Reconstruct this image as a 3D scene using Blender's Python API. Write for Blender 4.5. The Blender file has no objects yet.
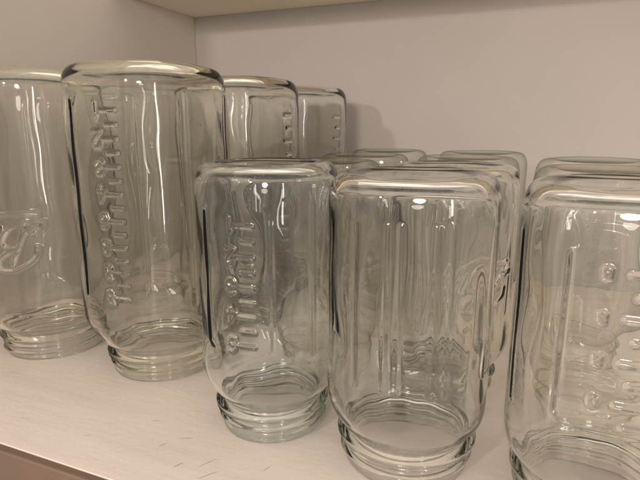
import bpy, math, random
import numpy as np
random.seed(4)
S=0.01
scene=bpy.context.scene
scene.view_settings.view_transform='Standard'
scene.view_settings.look='None'

# ------------------------------------------------ stroke lettering
G={
'1':[[(.15,.8),(.32,1),(.32,0)]],
'2':[[(.02,.78),(.15,1),(.45,1),(.58,.75),(.45,.5),(0,0),(.6,0)]],
'3':[[(.02,.85),(.2,1),(.45,1),(.55,.77),(.42,.53),(.2,.53)],[(.42,.53),(.6,.27),(.42,0),(.15,0),(0,.18)]],
'4':[[(.45,0),(.45,1),(0,.3),(.6,.3)]],
'6':[[(.52,.9),(.3,1),(.08,.75),(0,.35),(.12,.05),(.35,0),(.58,.2),(.55,.45),(.3,.58),(.05,.4)]],
'8':[[(.3,.54),(.08,.7),(.1,.92),(.3,1),(.5,.92),(.52,.7),(.3,.54),(.05,.35),(.05,.1),(.3,0),(.55,.1),(.55,.35),(.3,.54)]],
'0':[[(.3,0),(.06,.15),(0,.5),(.06,.85),(.3,1),(.54,.85),(.6,.5),(.54,.15),(.3,0)]],
}
def text(s,x,y,h,center=False):
    w=sum((.5 if c==' ' else .82) for c in s)*h
    if center: x-=w/2
    out=[]
    for c in s:
        if c==' ': x+=.5*h; continue
        for st in G[c]: out.append([(x+p[0]*h,y+p[1]*h) for p in st])
        x+=.82*h
    return out
def catmull(P,k=6):
    P=[np.array(p,float) for p in P]; P=[2*P[0]-P[1]]+P+[2*P[-1]-P[-2]]
    out=[]
    for i in range(1,len(P)-2):
        a,b,c,d=P[i-1:i+3]
        for j in range(k):
            t=j/k
            out.append(tuple(.5*((2*b)+(c-a)*t+(2*a-5*b+4*c-d)*t*t+(3*b-a-3*c+d)*t**3)))
    out.append(tuple(P[-2])); return out
SCRIPT=[
 [(-.1,1.5),(-.15,2.0),(.3,2.5),(1.1,2.75),(1.85,2.6),(2.0,2.1),(1.6,1.65),(1.0,1.42),(1.6,1.4),(2.0,1.0),(1.75,.35),(1.0,0),(.5,.2),(.55,.5),(.8,.45)],
 [(1.15,2.35),(.95,1.5),(.7,.5),(.35,.0),(-.05,.1),(-.05,.45),(.2,.5)],
 [(3.05,1.05),(2.65,1.3),(2.2,.95),(2.15,.3),(2.45,.1),(2.85,.5),(3.07,1.1),(2.95,.4),(3.1,.1),(3.35,.4),(3.7,1.4),(3.95,2.3),(3.8,2.55),(3.6,2.0),(3.45,.6),(3.6,.1),(3.9,.4),(4.3,1.4),(4.55,2.4),(4.4,2.65),(4.2,2.1),(4.05,.6),(4.2,.1),(4.7,.15),(4.95,-.25),(4.0,-.5),(2.2,-.6),(.3,-.45)]]
def script(cx,cy,k):
    return [[((p[0]-2.45)*k+cx+.28*p[1]*k,(p[1]-1.2)*k+cy+.10*(p[0]-2.45)*k) for p in catmull(s)] for s in SCRIPT]

NS=720
def build_jar(name,H,a,n,sh,seed,style,shell=False):
    rs=np.random.RandomState(seed)
    th=.25
    outer=[(.02,H-.30),(a*.35,H-.28),(a*.6,H-.20),(a*.72,H-.06),(a*.79,H),(a*.87,H-.08),(a*.935,H-.34),(a*.98,H-.82),(a,H-1.5)]
    zz=np.linspace(H-2.2,sh,6)
    outer+= [(a,z) for z in zz]
    dn=a-n; s0=2.45
    for f,g in((.28,.015),(.5,.09),(.7,.26),(.85,.52),(.95,.82)):
        outer.append((a-dn*g,sh-(sh-s0)*f))
    outer+=[(n+.02,s0-.12),(n-.04,s0-.26),(n+.14,s0-.36),(n+.42,s0-.52),(n+.42,s0-.70),(n+.14,s0-.86),(n-.06,s0-.95),(n-.06,s0-1.12),(n-.04,.7),(n+.0,.4)]
    lip=[(n+.02,.22),(n-.05,.05),(n-.17,0),(n-.28,.05),(n-.33,.2)]
    inner=[(n-.34,.45),(n-.34,1.6),(n-.32,2.2)]
    for f,g in((.95,.82),(.85,.55),(.7,.28),(.5,.1),(.28,.02)):
        inner.append((a-th-(dn)*g,sh-(sh-s0)*f+.02))
    inner+=[(a-th,z) for z in zz[::-1]]
    inner+=[(a-th-.005,H-1.55),(a*.978-th,H-1.0),(a*.93-th,H-.62),(a*.85-th*.6,H-.42),(a*.72,H-.38),(a*.4,H-.54),(.02,H-.58)]
    def resample(P,step):
        D=np.array(catmull(P,12)); L=np.r_[0,np.cumsum(np.hypot(*np.diff(D,axis=0).T))]
        m=max(3,int(L[-1]/step)); t=np.linspace(0,L[-1],m)
        return np.c_[np.interp(t,L,D[:,0]),np.interp(t,L,D[:,1])]
    o=resample(outer,.055); l=resample([outer[-1]]+lip+[inner[0]],.05)[1:-1]; i=resample(inner,.11)
    no=len(o)
    if shell: prof=np.vstack([o,l[:len(l)//2]]); isin=np.zeros(len(prof))
    else: prof=np.vstack([o,l,i]); isin=np.r_[np.zeros(no+len(l)),np.ones(len(i))]
    r=prof[:,0];z=prof[:,1]
    phi=np.arange(NS)/NS*2*np.pi
    c,s_=np.abs(np.cos(phi)),np.abs(np.sin(phi))
    ne=style['sq']
    rho=(c**ne+s_**ne)**(-1/ne)
    sm=lambda x:np.clip(x,0,1)**2*(3-2*np.clip(x,0,1))
    w=sm((z-(sh-2.2))/2.4)*sm((r/a-.1)/.9)
    fac=1+w[:,None]*(rho[None,:]-1)
    h=np.zeros((len(z),NS)); H2=np.zeros_like(h)
    R=a*1.02; dphi=2*np.pi/NS
    segs=[]
    zc=(sh+H-1.4)/2; hh=(H-1.4-sh)/2
    fw=a*.50
    def add(strokes,face,amp,wd):
        for st in strokes:
            for p,q in zip(st[:-1],st[1:]): segs.append((face,-p[0],zc-p[1],-q[0],zc-q[1],amp,wd))
    A=style['amp']
    rowsz=z[:no]
    def panel(face,x0,x1,z0,z1,rad,dep,edge=.08):
        u=((phi-face+np.pi)%(2*np.pi)-np.pi)*R
        UU,ZZ=np.meshgrid(u,rowsz)
        cx,cz=(x0+x1)/2,(z0+z1)/2
        qx=np.abs(UU-cx)-(x1-x0)/2+rad; qz=np.abs(ZZ-cz)-(z1-z0)/2+rad
        d=np.hypot(np.maximum(qx,0),np.maximum(qz,0))+np.minimum(np.maximum(qx,qz),0)-rad
        far=(np.abs(u)<2.4*fw)[None,:]*(r[:no]>a*.9)[:,None]
        side=np.clip(1.15-np.abs((ZZ-cz)/((z1-z0)/2))**6,.05,1)
        h[:no]+=far*side*(-dep*sm(.5-d/(2*edge))+dep*.7*np.exp(-((d-.12)/.10)**2))
    z0,z1=zc-hh+1.7,zc+hh-.9
    pd=style.get('pd',1)
    panel(0,-fw,fw,z0,z1,.5,A*.8*pd)
    panel(math.pi,-fw*1.15,fw*1.15,z0,z1,.6,A*.3*pd)
    nt=style['ticks']
    if style['scale']:
        if pd>.5: add([[(fw,-(z0+.5-zc)),(fw,-(z1-.4-zc))]],0,-A*1.7,.12)
        sc=style['scale']; ts=style.get('ts',1); tx=style.get('tx',-1.15); dx0=style.get('dx',.15)
        ys=np.linspace(-hh+2.0,hh-2.2,nt)
        for j,y in enumerate(ys):
            L_=1.15 if j%2==0 else .75
            add([[(tx,y),(tx+L_,y)]],0,A*sc,.14)
            if ts>0 and j%style.get('every',2)==0: add(text(style.get('digits','12346888')[j//style.get('every',2)%8],dx0,y-.36*ts,.72*ts),0,A*sc*.9,.10+.035*ts)
    if style['script']:
        k=style['k']; cy=style['cy']
        add(script(0,cy,k),math.pi,A*style.get('sa',2.4),style.get('sw',.07+.06*k))
    for f in(math.pi/2,-math.pi/2):
        for u in style['ribs']:
            add([[(u*fw,-hh+.9),(u*fw,hh-1.5)]],f,A*1.1,.17)
    for(face,u1,z1_,u2,z2_,amp,wd) in segs:
        m=wd*2.6
        ri=np.where((rowsz>min(z1_,z2_)-m)&(rowsz<max(z1_,z2_)+m)&(r[:no]>a*.9))[0]
        if len(ri)==0: continue
        c0=int(math.floor((face+(min(u1,u2)-m)/R)/dphi)); c1=int(math.ceil((face+(max(u1,u2)+m)/R)/dphi))
        ci=np.arange(c0,c1+1); U=(ci*dphi-face)*R
        UU,ZZ=np.meshgrid(U,rowsz[ri])
        dx,dz=u2-u1,z2_-z1_; L2=dx*dx+dz*dz+1e-9
        t=np.clip(((UU-u1)*dx+(ZZ-z1_)*dz)/L2,0,1)
        d2=(UU-u1-t*dx)**2+(ZZ-z1_-t*dz)**2
        g=amp*np.exp(-d2/(wd*wd))
        ix=np.ix_(ri,ci%NS)
        H2[ix]=np.maximum(H2[ix],g) if amp>0 else np.minimum(H2[ix],g)
    h+=H2
    PH,ZZ=np.meshgrid(phi,z)
    wav=np.zeros_like(PH)
    for _ in range(14):
        kk=rs.randint(1,10); kz=rs.uniform(.1,1.2); am=rs.uniform(.005,.021)
        wav+=am*np.sin(kk*PH+kz*ZZ+rs.uniform(0,6.3))
    for _ in range(8):
        kk=rs.randint(9,26); kz=rs.uniform(-.9,.9); am=rs.uniform(.001,.0045)
        wav+=am*np.sin(kk*PH+kz*ZZ+1.5*np.sin(.5*ZZ+rs.uniform(0,6))+rs.uniform(0,6.3))
    body=sm((z-2.6)/1.5)*sm((H-.9-z)/1.6)
    h+=wav*body[:,None]*np.where(isin>0,style['win'],.5)[:,None]*(r/a)[:,None]
    msk=np.zeros_like(z); msk[:no]=1; msk*=(z<1.60)*(z>.2)
    for turn in(0,1):
        zt=.42+.6*((PH/(2*np.pi))+turn)
        th_=np.exp(-((ZZ-zt)/.14)**2)*.31*np.clip((PH if turn==0 else 2*np.pi-PH)/.35,0,1)
        h+=th_*msk[:,None]
    RR=(r[:,None]*fac+h)
    X=RR*np.cos(PH); Y=RR*np.sin(PH); Zv=ZZ.copy()
    Zv+=(.02*np.sin(2*PH+1)*np.clip((z-(H-1))/1,0,1)[:,None])*(r/a)[:,None]
    co=np.stack([X,Y,Zv],-1).reshape(-1,3)*S
    nr=len(z)
    idx=np.arange(nr*NS).reshape(nr,NS)
    q=np.stack([idx[:-1],np.roll(idx,-1,1)[:-1],np.roll(idx,-1,1)[1:],idx[1:]],-1).reshape(-1,4)
    q=q[:,::-1]
    nq=len(q)
    if shell:
        loops=np.r_[q.ravel(),idx[0]]; starts=np.r_[np.arange(nq)*4,nq*4]
    else:
        loops=np.r_[q.ravel(),idx[0],idx[-1][::-1]]; starts=np.r_[np.arange(nq)*4,nq*4,nq*4+NS]
    me=bpy.data.meshes.new(name)
    me.vertices.add(len(co)); me.vertices.foreach_set('co',co.ravel().astype(np.float32))
    me.loops.add(len(loops)); me.loops.foreach_set('vertex_index',loops.astype(np.int32))
    me.polygons.add(len(starts)); me.polygons.foreach_set('loop_start',starts.astype(np.int32))
    me.update(calc_edges=True)
    me.polygons.foreach_set('use_smooth',np.ones(len(starts),bool))
    me.validate(); me.update()
    v=co[q]; vol=np.einsum('ij,ij->i',v[:,0],np.cross(v[:,1],v[:,2])).sum()+np.einsum('ij,ij->i',v[:,0],np.cross(v[:,2],v[:,3])).sum()
    if vol<0: me.flip_normals()
    return me

# ------------------------------------------------ materials
def newmat(n):
    m=bpy.data.materials.new(n); m.use_nodes=True; nt=m.node_tree; nt.nodes.clear()
    o=nt.nodes.new('ShaderNodeOutputMaterial'); return m,nt,o
def glass(n,col,absorb,dens):
    m,nt,o=newmat(n)
    g=nt.nodes.new('ShaderNodeBsdfGlass'); g.inputs['Color'].default_value=(*col,1); g.inputs['Roughness'].default_value=0.0; g.inputs['IOR'].default_value=1.5
    v=nt.nodes.new('ShaderNodeVolumeAbsorption'); v.inputs['Color'].default_value=(*absorb,1); v.inputs['Density'].default_value=dens
    nt.links.new(g.outputs[0],o.inputs['Surface']); nt.links.new(v.outputs[0],o.inputs['Volume'])
    return m
def thin_glass(n,tint):
    # a thin wall: light goes straight through, tinted more at glancing angles, mirror reflection on top
    m,nt,o=newmat(n); N=nt.nodes; L=nt.links
    lw=N.new('ShaderNodeLayerWeight'); lw.inputs['Blend'].default_value=.5
    r=N.new('ShaderNodeValToRGB'); e=r.color_ramp.elements
    e[0].position=.45; e[0].color=(.985,.985,.97,1); e[1].position=.97; e[1].color=(tint[0]*.30,tint[1]*.33,tint[2]*.28,1)
    x=e.new(.82); x.color=(*tint,1)
    L.new(lw.outputs['Facing'],r.inputs[0])
    t=N.new('ShaderNodeBsdfTransparent'); L.new(r.outputs[0],t.inputs[0])
    g=N.new('ShaderNodeBsdfGlossy'); g.inputs['Roughness'].default_value=.02
    pw=N.new('ShaderNodeMath'); pw.operation='POWER'; pw.inputs[1].default_value=4.5; L.new(lw.outputs['Facing'],pw.inputs[0])
    mu=N.new('ShaderNodeMath'); mu.operation='MULTIPLY_ADD'; mu.inputs[1].default_value=.5; mu.inputs[2].default_value=.09; mu.use_clamp=True; L.new(pw.outputs[0],mu.inputs[0])
    mx=N.new('ShaderNodeMixShader'); L.new(mu.outputs[0],mx.inputs[0]); L.new(t.outputs[0],mx.inputs[1]); L.new(g.outputs[0],mx.inputs[2])
    L.new(mx.outputs[0],o.inputs[0]); return m
g_clear=glass('clear_glass',(1,1,.997),(.56,.68,.38),10)
g_olive=glass('olive_tinted_glass',(1,1,.993),(.62,.68,.28),14)
g_teal=glass('teal_tinted_glass',(.996,1,.998),(.34,.70,.50),12)
g_warm=glass('pale_straw_glass',(1,1,.991),(.62,.68,.26),15)
t_clear=thin_glass('thin_clear_glass',(.79,.80,.70))
t_teal=thin_glass('thin_teal_glass',(.71,.76,.68))

def paint(n,base,var,rough,bump,scratches=(),stroke=(6,60,60)):
    m,nt,o=newmat(n); N=nt.nodes; L=nt.links
    p=N.new('ShaderNodeBsdfPrincipled'); L.new(p.outputs[0],o.inputs[0])
    tc=N.new('ShaderNodeTexCoord')
    n1=N.new('ShaderNodeTexNoise'); n1.inputs['Scale'].default_value=9; n1.inputs['Detail'].default_value=6
    L.new(tc.outputs['Object'],n1.inputs['Vector'])
    r=N.new('ShaderNodeValToRGB'); r.color_ramp.elements[0].position=.3; r.color_ramp.elements[1].position=.7
    r.color_ramp.elements[0].color=(*[c*(1-var) for c in base],1); r.color_ramp.elements[1].color=(*base,1)
    L.new(n1.outputs['Fac'],r.inputs[0])
    col=r.outputs[0]
    mp=N.new('ShaderNodeMapping'); mp.inputs['Scale'].default_value=stroke; L.new(tc.outputs['Object'],mp.inputs[0])
    n2=N.new('ShaderNodeTexNoise'); n2.inputs['Scale'].default_value=2; n2.inputs['Detail'].default_value=4; L.new(mp.outputs[0],n2.inputs['Vector'])
    n3=N.new('ShaderNodeTexNoise'); n3.inputs['Scale'].default_value=180; n3.inputs['Detail'].default_value=3; L.new(tc.outputs['Object'],n3.inputs['Vector'])
    ad=N.new('ShaderNodeMath'); ad.operation='MULTIPLY_ADD'; ad.inputs[1].default_value=.3; L.new(n3.outputs['Fac'],ad.inputs[0]); L.new(n2.outputs['Fac'],ad.inputs[2])
    hgt=ad.outputs[0]
    tot=None
    nn=N.new('ShaderNodeTexNoise'); nn.inputs['Scale'].default_value=120; L.new(tc.outputs['Object'],nn.inputs['Vector'])
    wob=N.new('ShaderNodeVectorMath'); wob.operation='MULTIPLY_ADD'; wob.inputs[1].default_value=(.002,.002,0)
    L.new(nn.outputs['Color'],wob.inputs[0]); L.new(tc.outputs['Object'],wob.inputs[2])
    for(x,y,ang,ln,wd) in scratches:
        mm=N.new('ShaderNodeMapping'); mm.vector_type='TEXTURE'; mm.inputs['Location'].default_value=(x*S,y*S,0); mm.inputs['Rotation'].default_value=(0,0,math.radians(ang)); mm.inputs['Scale'].default_value=(ln*S,wd*S,1)
        L.new(wob.outputs[0],mm.inputs[0])
        sx=N.new('ShaderNodeSeparateXYZ'); L.new(mm.outputs[0],sx.inputs[0])
        def sq(sock):
            a=N.new('ShaderNodeMath'); a.operation='MULTIPLY'; L.new(sock,a.inputs[0]); L.new(sock,a.inputs[1]); return a.outputs[0]
        su=N.new('ShaderNodeMath'); L.new(sq(sx.outputs[0]),su.inputs[0]); L.new(sq(sx.outputs[1]),su.inputs[1])
        mr=N.new('ShaderNodeMapRange'); mr.inputs[1].default_value=.1; mr.inputs[2].default_value=1.4; mr.inputs[3].default_value=.75; mr.inputs[4].default_value=0
        L.new(su.outputs[0],mr.inputs[0])
        if tot is None: tot=mr.outputs[0]
        else:
            mx=N.new('ShaderNodeMath'); mx.operation='MAXIMUM'; L.new(tot,mx.inputs[0]); L.new(mr.outputs[0],mx.inputs[1]); tot=mx.outputs[0]
    if tot is not None:
        n4=N.new('ShaderNodeTexNoise'); n4.inputs['Scale'].default_value=38; n4.inputs['Detail'].default_value=8; n4.inputs['Roughness'].default_value=.7; L.new(tc.outputs['Object'],n4.inputs['Vector'])
        m4=N.new('ShaderNodeMapRange'); m4.inputs[1].default_value=.58; m4.inputs[2].default_value=.74; m4.inputs[3].default_value=0; m4.inputs[4].default_value=.18; L.new(n4.outputs['Fac'],m4.inputs[0])
        mx=N.new('ShaderNodeMath'); mx.operation='MAXIMUM'; L.new(tot,mx.inputs[0]); L.new(m4.outputs[0],mx.inputs[1]); tot=mx.outputs[0]
        m5=N.new('ShaderNodeMapRange'); m5.inputs[1].default_value=.55; m5.inputs[2].default_value=.8; m5.inputs[3].default_value=0; m5.inputs[4].default_value=.16; L.new(n2.outputs['Fac'],m5.inputs[0])
        mx=N.new('ShaderNodeMath'); mx.operation='ADD'; L.new(tot,mx.inputs[0]); L.new(m5.outputs[0],mx.inputs[1]); tot=mx.outputs[0]
        mc=N.new('ShaderNodeMix'); mc.data_type='RGBA'; L.new(tot,mc.inputs[0]); L.new(col,mc.inputs[6]); mc.inputs[7].default_value=(.42,.31,.26,1); col=mc.outputs[2]
    L.new(col,p.inputs['Base Color'])
    p.inputs['Roughness'].default_value=rough
    b=N.new('ShaderNodeBump'); b.inputs['Strength'].default_value=bump; b.inputs['Distance'].default_value=.001; L.new(hgt,b.inputs['Height']); L.new(b.outputs[0],p.inputs['Normal'])
    return m
scr=[(-20.5,23.5,62,.35,.05),(-19.6,24.6,25,.55,.035),(-18.3,22.2,65,.35,.06),(-16.8,23.0,58,.6,.045),(-16.1,22.1,52,.7,.045),(-22.8,25.5,20,.3,.04),(-17.4,20.9,40,.3,.04),(-13.2,23.9,66,.4,.04),(-25.8,22.4,40,.3,.03),(-9.6,22.6,30,.35,.04)]
m_shelf=paint('white_shelf_paint',(.90,.81,.74),.06,.27,.6,scr,(4,22,22))
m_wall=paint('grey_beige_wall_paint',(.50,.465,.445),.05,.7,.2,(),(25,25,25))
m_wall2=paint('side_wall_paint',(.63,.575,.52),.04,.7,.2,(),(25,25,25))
m_top=paint('cream_shelf_paint',(.90,.82,.66),.05,.55,.2,(),(6,60,60))
m_edge=paint('brown_edge',(.22,.15,.11),.35,.5,.5,(),(4,80,80))  # dark brown front edge, uneven in tone

# ------------------------------------------------ setting
def box(name,x0,x1,y0,y1,z0,z1,mat,bev=.15):
    import bmesh
    bm=bmesh.new(); bmesh.ops.create_cube(bm,size=1)
    for v in bm.verts:
        v.co=((x0+x1)/2*S+v.co.x*(x1-x0)*S,(y0+y1)/2*S+v.co.y*(y1-y0)*S,(z0+z1)/2*S+v.co.z*(z1-z0)*S)
    bmesh.ops.bevel(bm,geom=bm.edges[:],offset=bev*S,segments=3,affect='EDGES',profile=.5)
    me=bpy.data.meshes.new(name); bm.to_mesh(me); bm.free(); me.materials.append(mat)
    o=bpy.data.objects.new(name,me); scene.collection.objects.link(o); return o
XL,YB,ZT=-49.6,70.0,36.0
sh=box('shelf',XL+.1,75,19.5,YB-.1,-2.6,0,m_shelf,.05)
sh['label']='white painted wooden shelf board with scuffs and scratches'; sh['category']='shelf'
ed=box('edge_strip',XL+.1,75,18.9,19.47,-3.4,-.03,m_edge,.12); ed.parent=sh; ed['label']='brown front edge of shelf'
up=box('shelf',XL+.1,75,53,YB-.1,ZT,ZT+2.2,m_top)
up['label']='cream painted shelf board above the jars'; up['category']='shelf'
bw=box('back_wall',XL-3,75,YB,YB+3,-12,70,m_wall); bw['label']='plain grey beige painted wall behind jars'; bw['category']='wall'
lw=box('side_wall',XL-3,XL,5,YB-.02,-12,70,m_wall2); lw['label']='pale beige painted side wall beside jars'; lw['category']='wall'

# ------------------------------------------------ jars
tb=dict(sq=2.8,amp=.055,k=1.45,cy=3.6,ticks=12,ribs=(-1,1),win=1.2)
qb=dict(sq=2.5,amp=.05,k=1.0,cy=0,ticks=8,ribs=(-1,1),win=1.1)
d=lambda b,**k:{**b,**k}
TH=24.4
tallA=build_jar('tall_script_jar',TH,5.5,4.15,5.2,9,d(tb,scale=0,script=True,sa=4.6,sw=.20))
tallB=build_jar('tall_scale_jar',TH,5.5,4.15,5.2,12,d(tb,scale=2.7,script=False,ticks=15,ts=1.5,dx=.0,tx=-1.3))
tallD=build_jar('tall_tick_jar',TH,5.5,4.15,5.2,21,d(tb,scale=2.2,script=False,ts=0,pd=.25))
tallC=build_jar('tall_thin_jar',TH,5.5,4.15,5.2,9,d(tb,scale=0,script=False,pd=.3),True)
q3=build_jar('quart_scale_jar',17.8,4.32,3.42,4.9,1,d(qb,scale=2.4,script=False,ticks=9,ts=1.25,dx=.05))
q4=build_jar('ribbed_jar',17.5,4.65,3.75,5.0,5,d(qb,sq=2.6,scale=0,script=False,ribs=(-1.05,-.75,.0,.3,1),win=1.3))
q5=build_jar('wide_scale_jar',17.4,4.65,3.75,5.0,7,d(qb,sq=2.6,scale=2.5,script=False,ribs=(-1,.9),win=1.1,ticks=8,ts=.62,dx=.75,digits='88808480'))
q6=build_jar('quart_script_jar',17.3,4.32,3.42,4.9,15,d(qb,scale=0,script=True,sa=2.2,cy=1.4))
qt=build_jar('thin_jar',17.3,4.32,3.42,4.9,3,d(qb,scale=0,script=False),True)
def jar(me,mat,x,y,rot,label,tag):
    key=me.name+mat.name
    mm=bpy.data.meshes.get(key)
    if mm is None:
        mm=me.copy(); mm.name=key; mm.materials.clear(); mm.materials.append(mat)
    o=bpy.data.objects.new('mason_jar',mm); scene.collection.objects.link(o)
    o.location=(x*S,y*S,.0004); o.rotation_euler=(0,0,math.radians(rot))
    o['label']=label; o['category']='jar'; o['group']=tag
T='tall empty glass jars upside down on the shelf'; Q='smaller empty glass jars upside down on the shelf'
jar(tallA,g_olive,-40.4,32.7,103,'tall clear glass jar upside down, embossed script lettering',T)
jar(tallB,g_warm,-28.4,33.4,-87,'tall clear glass jar upside down with embossed measuring scale',T)
jar(tallD,g_olive,-27.9,46.0,-8,'tall clear glass jar standing upside down on white shelf',T)
jar(tallD,g_clear,-27.4,58.8,-14,'tall clear glass jar standing upside down on white shelf',T)
jar(tallC,t_clear,-40.4,45.6,60,'tall clear glass jar standing upside down on white shelf',T)
jar(q3,g_teal,-15.6,29.06,-90,'pale teal glass jar upside down with embossed scale',Q)
jar(q4,g_clear,-6.1,28.6,5,'clear glass jar upside down with vertical ribs and wide mouth',Q)
jar(q5,g_clear,4.2,28.1,-92,'clear glass jar upside down with embossed tick marks',Q)
L0='clear glass jar standing upside down behind other jars'
jar(qt,t_clear,-15.6,38.6,60,L0,Q)
jar(qt,t_clear,-15.3,48.2,100,L0,Q)
jar(qt,t_teal,-15.5,58.0,-70,L0,Q)
jar(q6,g_clear,-5.4,38.4,128,'clear glass jar upside down with embossed script lettering',Q)
jar(qt,t_clear,-5.7,48.0,-60,L0,Q)
jar(qt,t_teal,-5.3,57.6,30,L0,Q)
jar(qt,t_clear,4.3,38.3,-10,L0,Q)
jar(qt,t_teal,4.6,48.1,60,L0,Q)
for me in(tallA,tallB,tallC,tallD,q3,q4,q5,q6,qt): bpy.data.meshes.remove(me)

# ------------------------------------------------ light
w=bpy.data.worlds.new('World'); scene.world=w; w.use_nodes=True; nt=w.node_tree; N=nt.nodes; L=nt.links
bg=N['Background']
tc=N.new('ShaderNodeTexCoord'); sx=N.new('ShaderNodeSeparateXYZ'); L.new(tc.outputs['Generated'],sx.inputs[0])
mp=N.new('ShaderNodeMapping'); mp.inputs['Scale'].default_value=(1,1,.25); L.new(tc.outputs['Generated'],mp.inputs[0])
nz=N.new('ShaderNodeTexNoise'); nz.inputs['Scale'].default_value=4.5; nz.inputs['Detail'].default_value=1.5; L.new(mp.outputs[0],nz.inputs['Vector'])
ma=N.new('ShaderNodeMath'); ma.operation='MULTIPLY_ADD'; ma.inputs[1].default_value=.2; L.new(sx.outputs['Z'],ma.inputs[0]); L.new(nz.outputs['Fac'],ma.inputs[2])
r=N.new('ShaderNodeValToRGB'); e=r.color_ramp.elements; e[0].position=.32; e[0].color=(.13,.10,.08,1); e[1].position=.70; e[1].color=(1.2,1.05,.91,1)
x=e.new(.5); x.color=(.52,.44,.37,1)
L.new(ma.outputs[0],r.inputs[0]); L.new(r.outputs[0],bg.inputs[0]); bg.inputs[1].default_value=1.0
from mathutils import Vector
def area(name,loc,tgt,shape,sx_,sy_,power,col):
    l=bpy.data.lights.new(name,'AREA'); l.shape=shape; l.size=sx_; l.size_y=sy_; l.energy=power; l.color=col
    o=bpy.data.objects.new(name,l); scene.collection.objects.link(o); o.location=loc
    o.rotation_euler=(Vector(tgt)-Vector(loc)).to_track_quat('-Z','Y').to_euler(); return o
area('ceiling_lamp',(.15,-1.7,.58),(-.1,.4,.1),'DISK',.34,.34,15,(1,.875,.77))
area('room_lamp',(-.55,-1.3,.62),(-.1,.4,.1),'DISK',.06,.06,6.5,(1,.87,.76))
area('streak_strip_lamp',(1.1,-1.0,.25),(.0,.4,.1),'RECTANGLE',.10,.8,4.5,(1,.91,.83))  # added unseen strip lamp, puts long upright reflections on the jar sides

cam=bpy.data.cameras.new('Camera'); co=bpy.data.objects.new('Camera',cam); scene.collection.objects.link(co)
co.location=(0,0,.20); co.rotation_euler=(math.radians(77.5),0,math.radians(22.5))
cam.sensor_width=36; cam.lens=28.97; cam.clip_start=.01; cam.clip_end=50
scene.camera=co
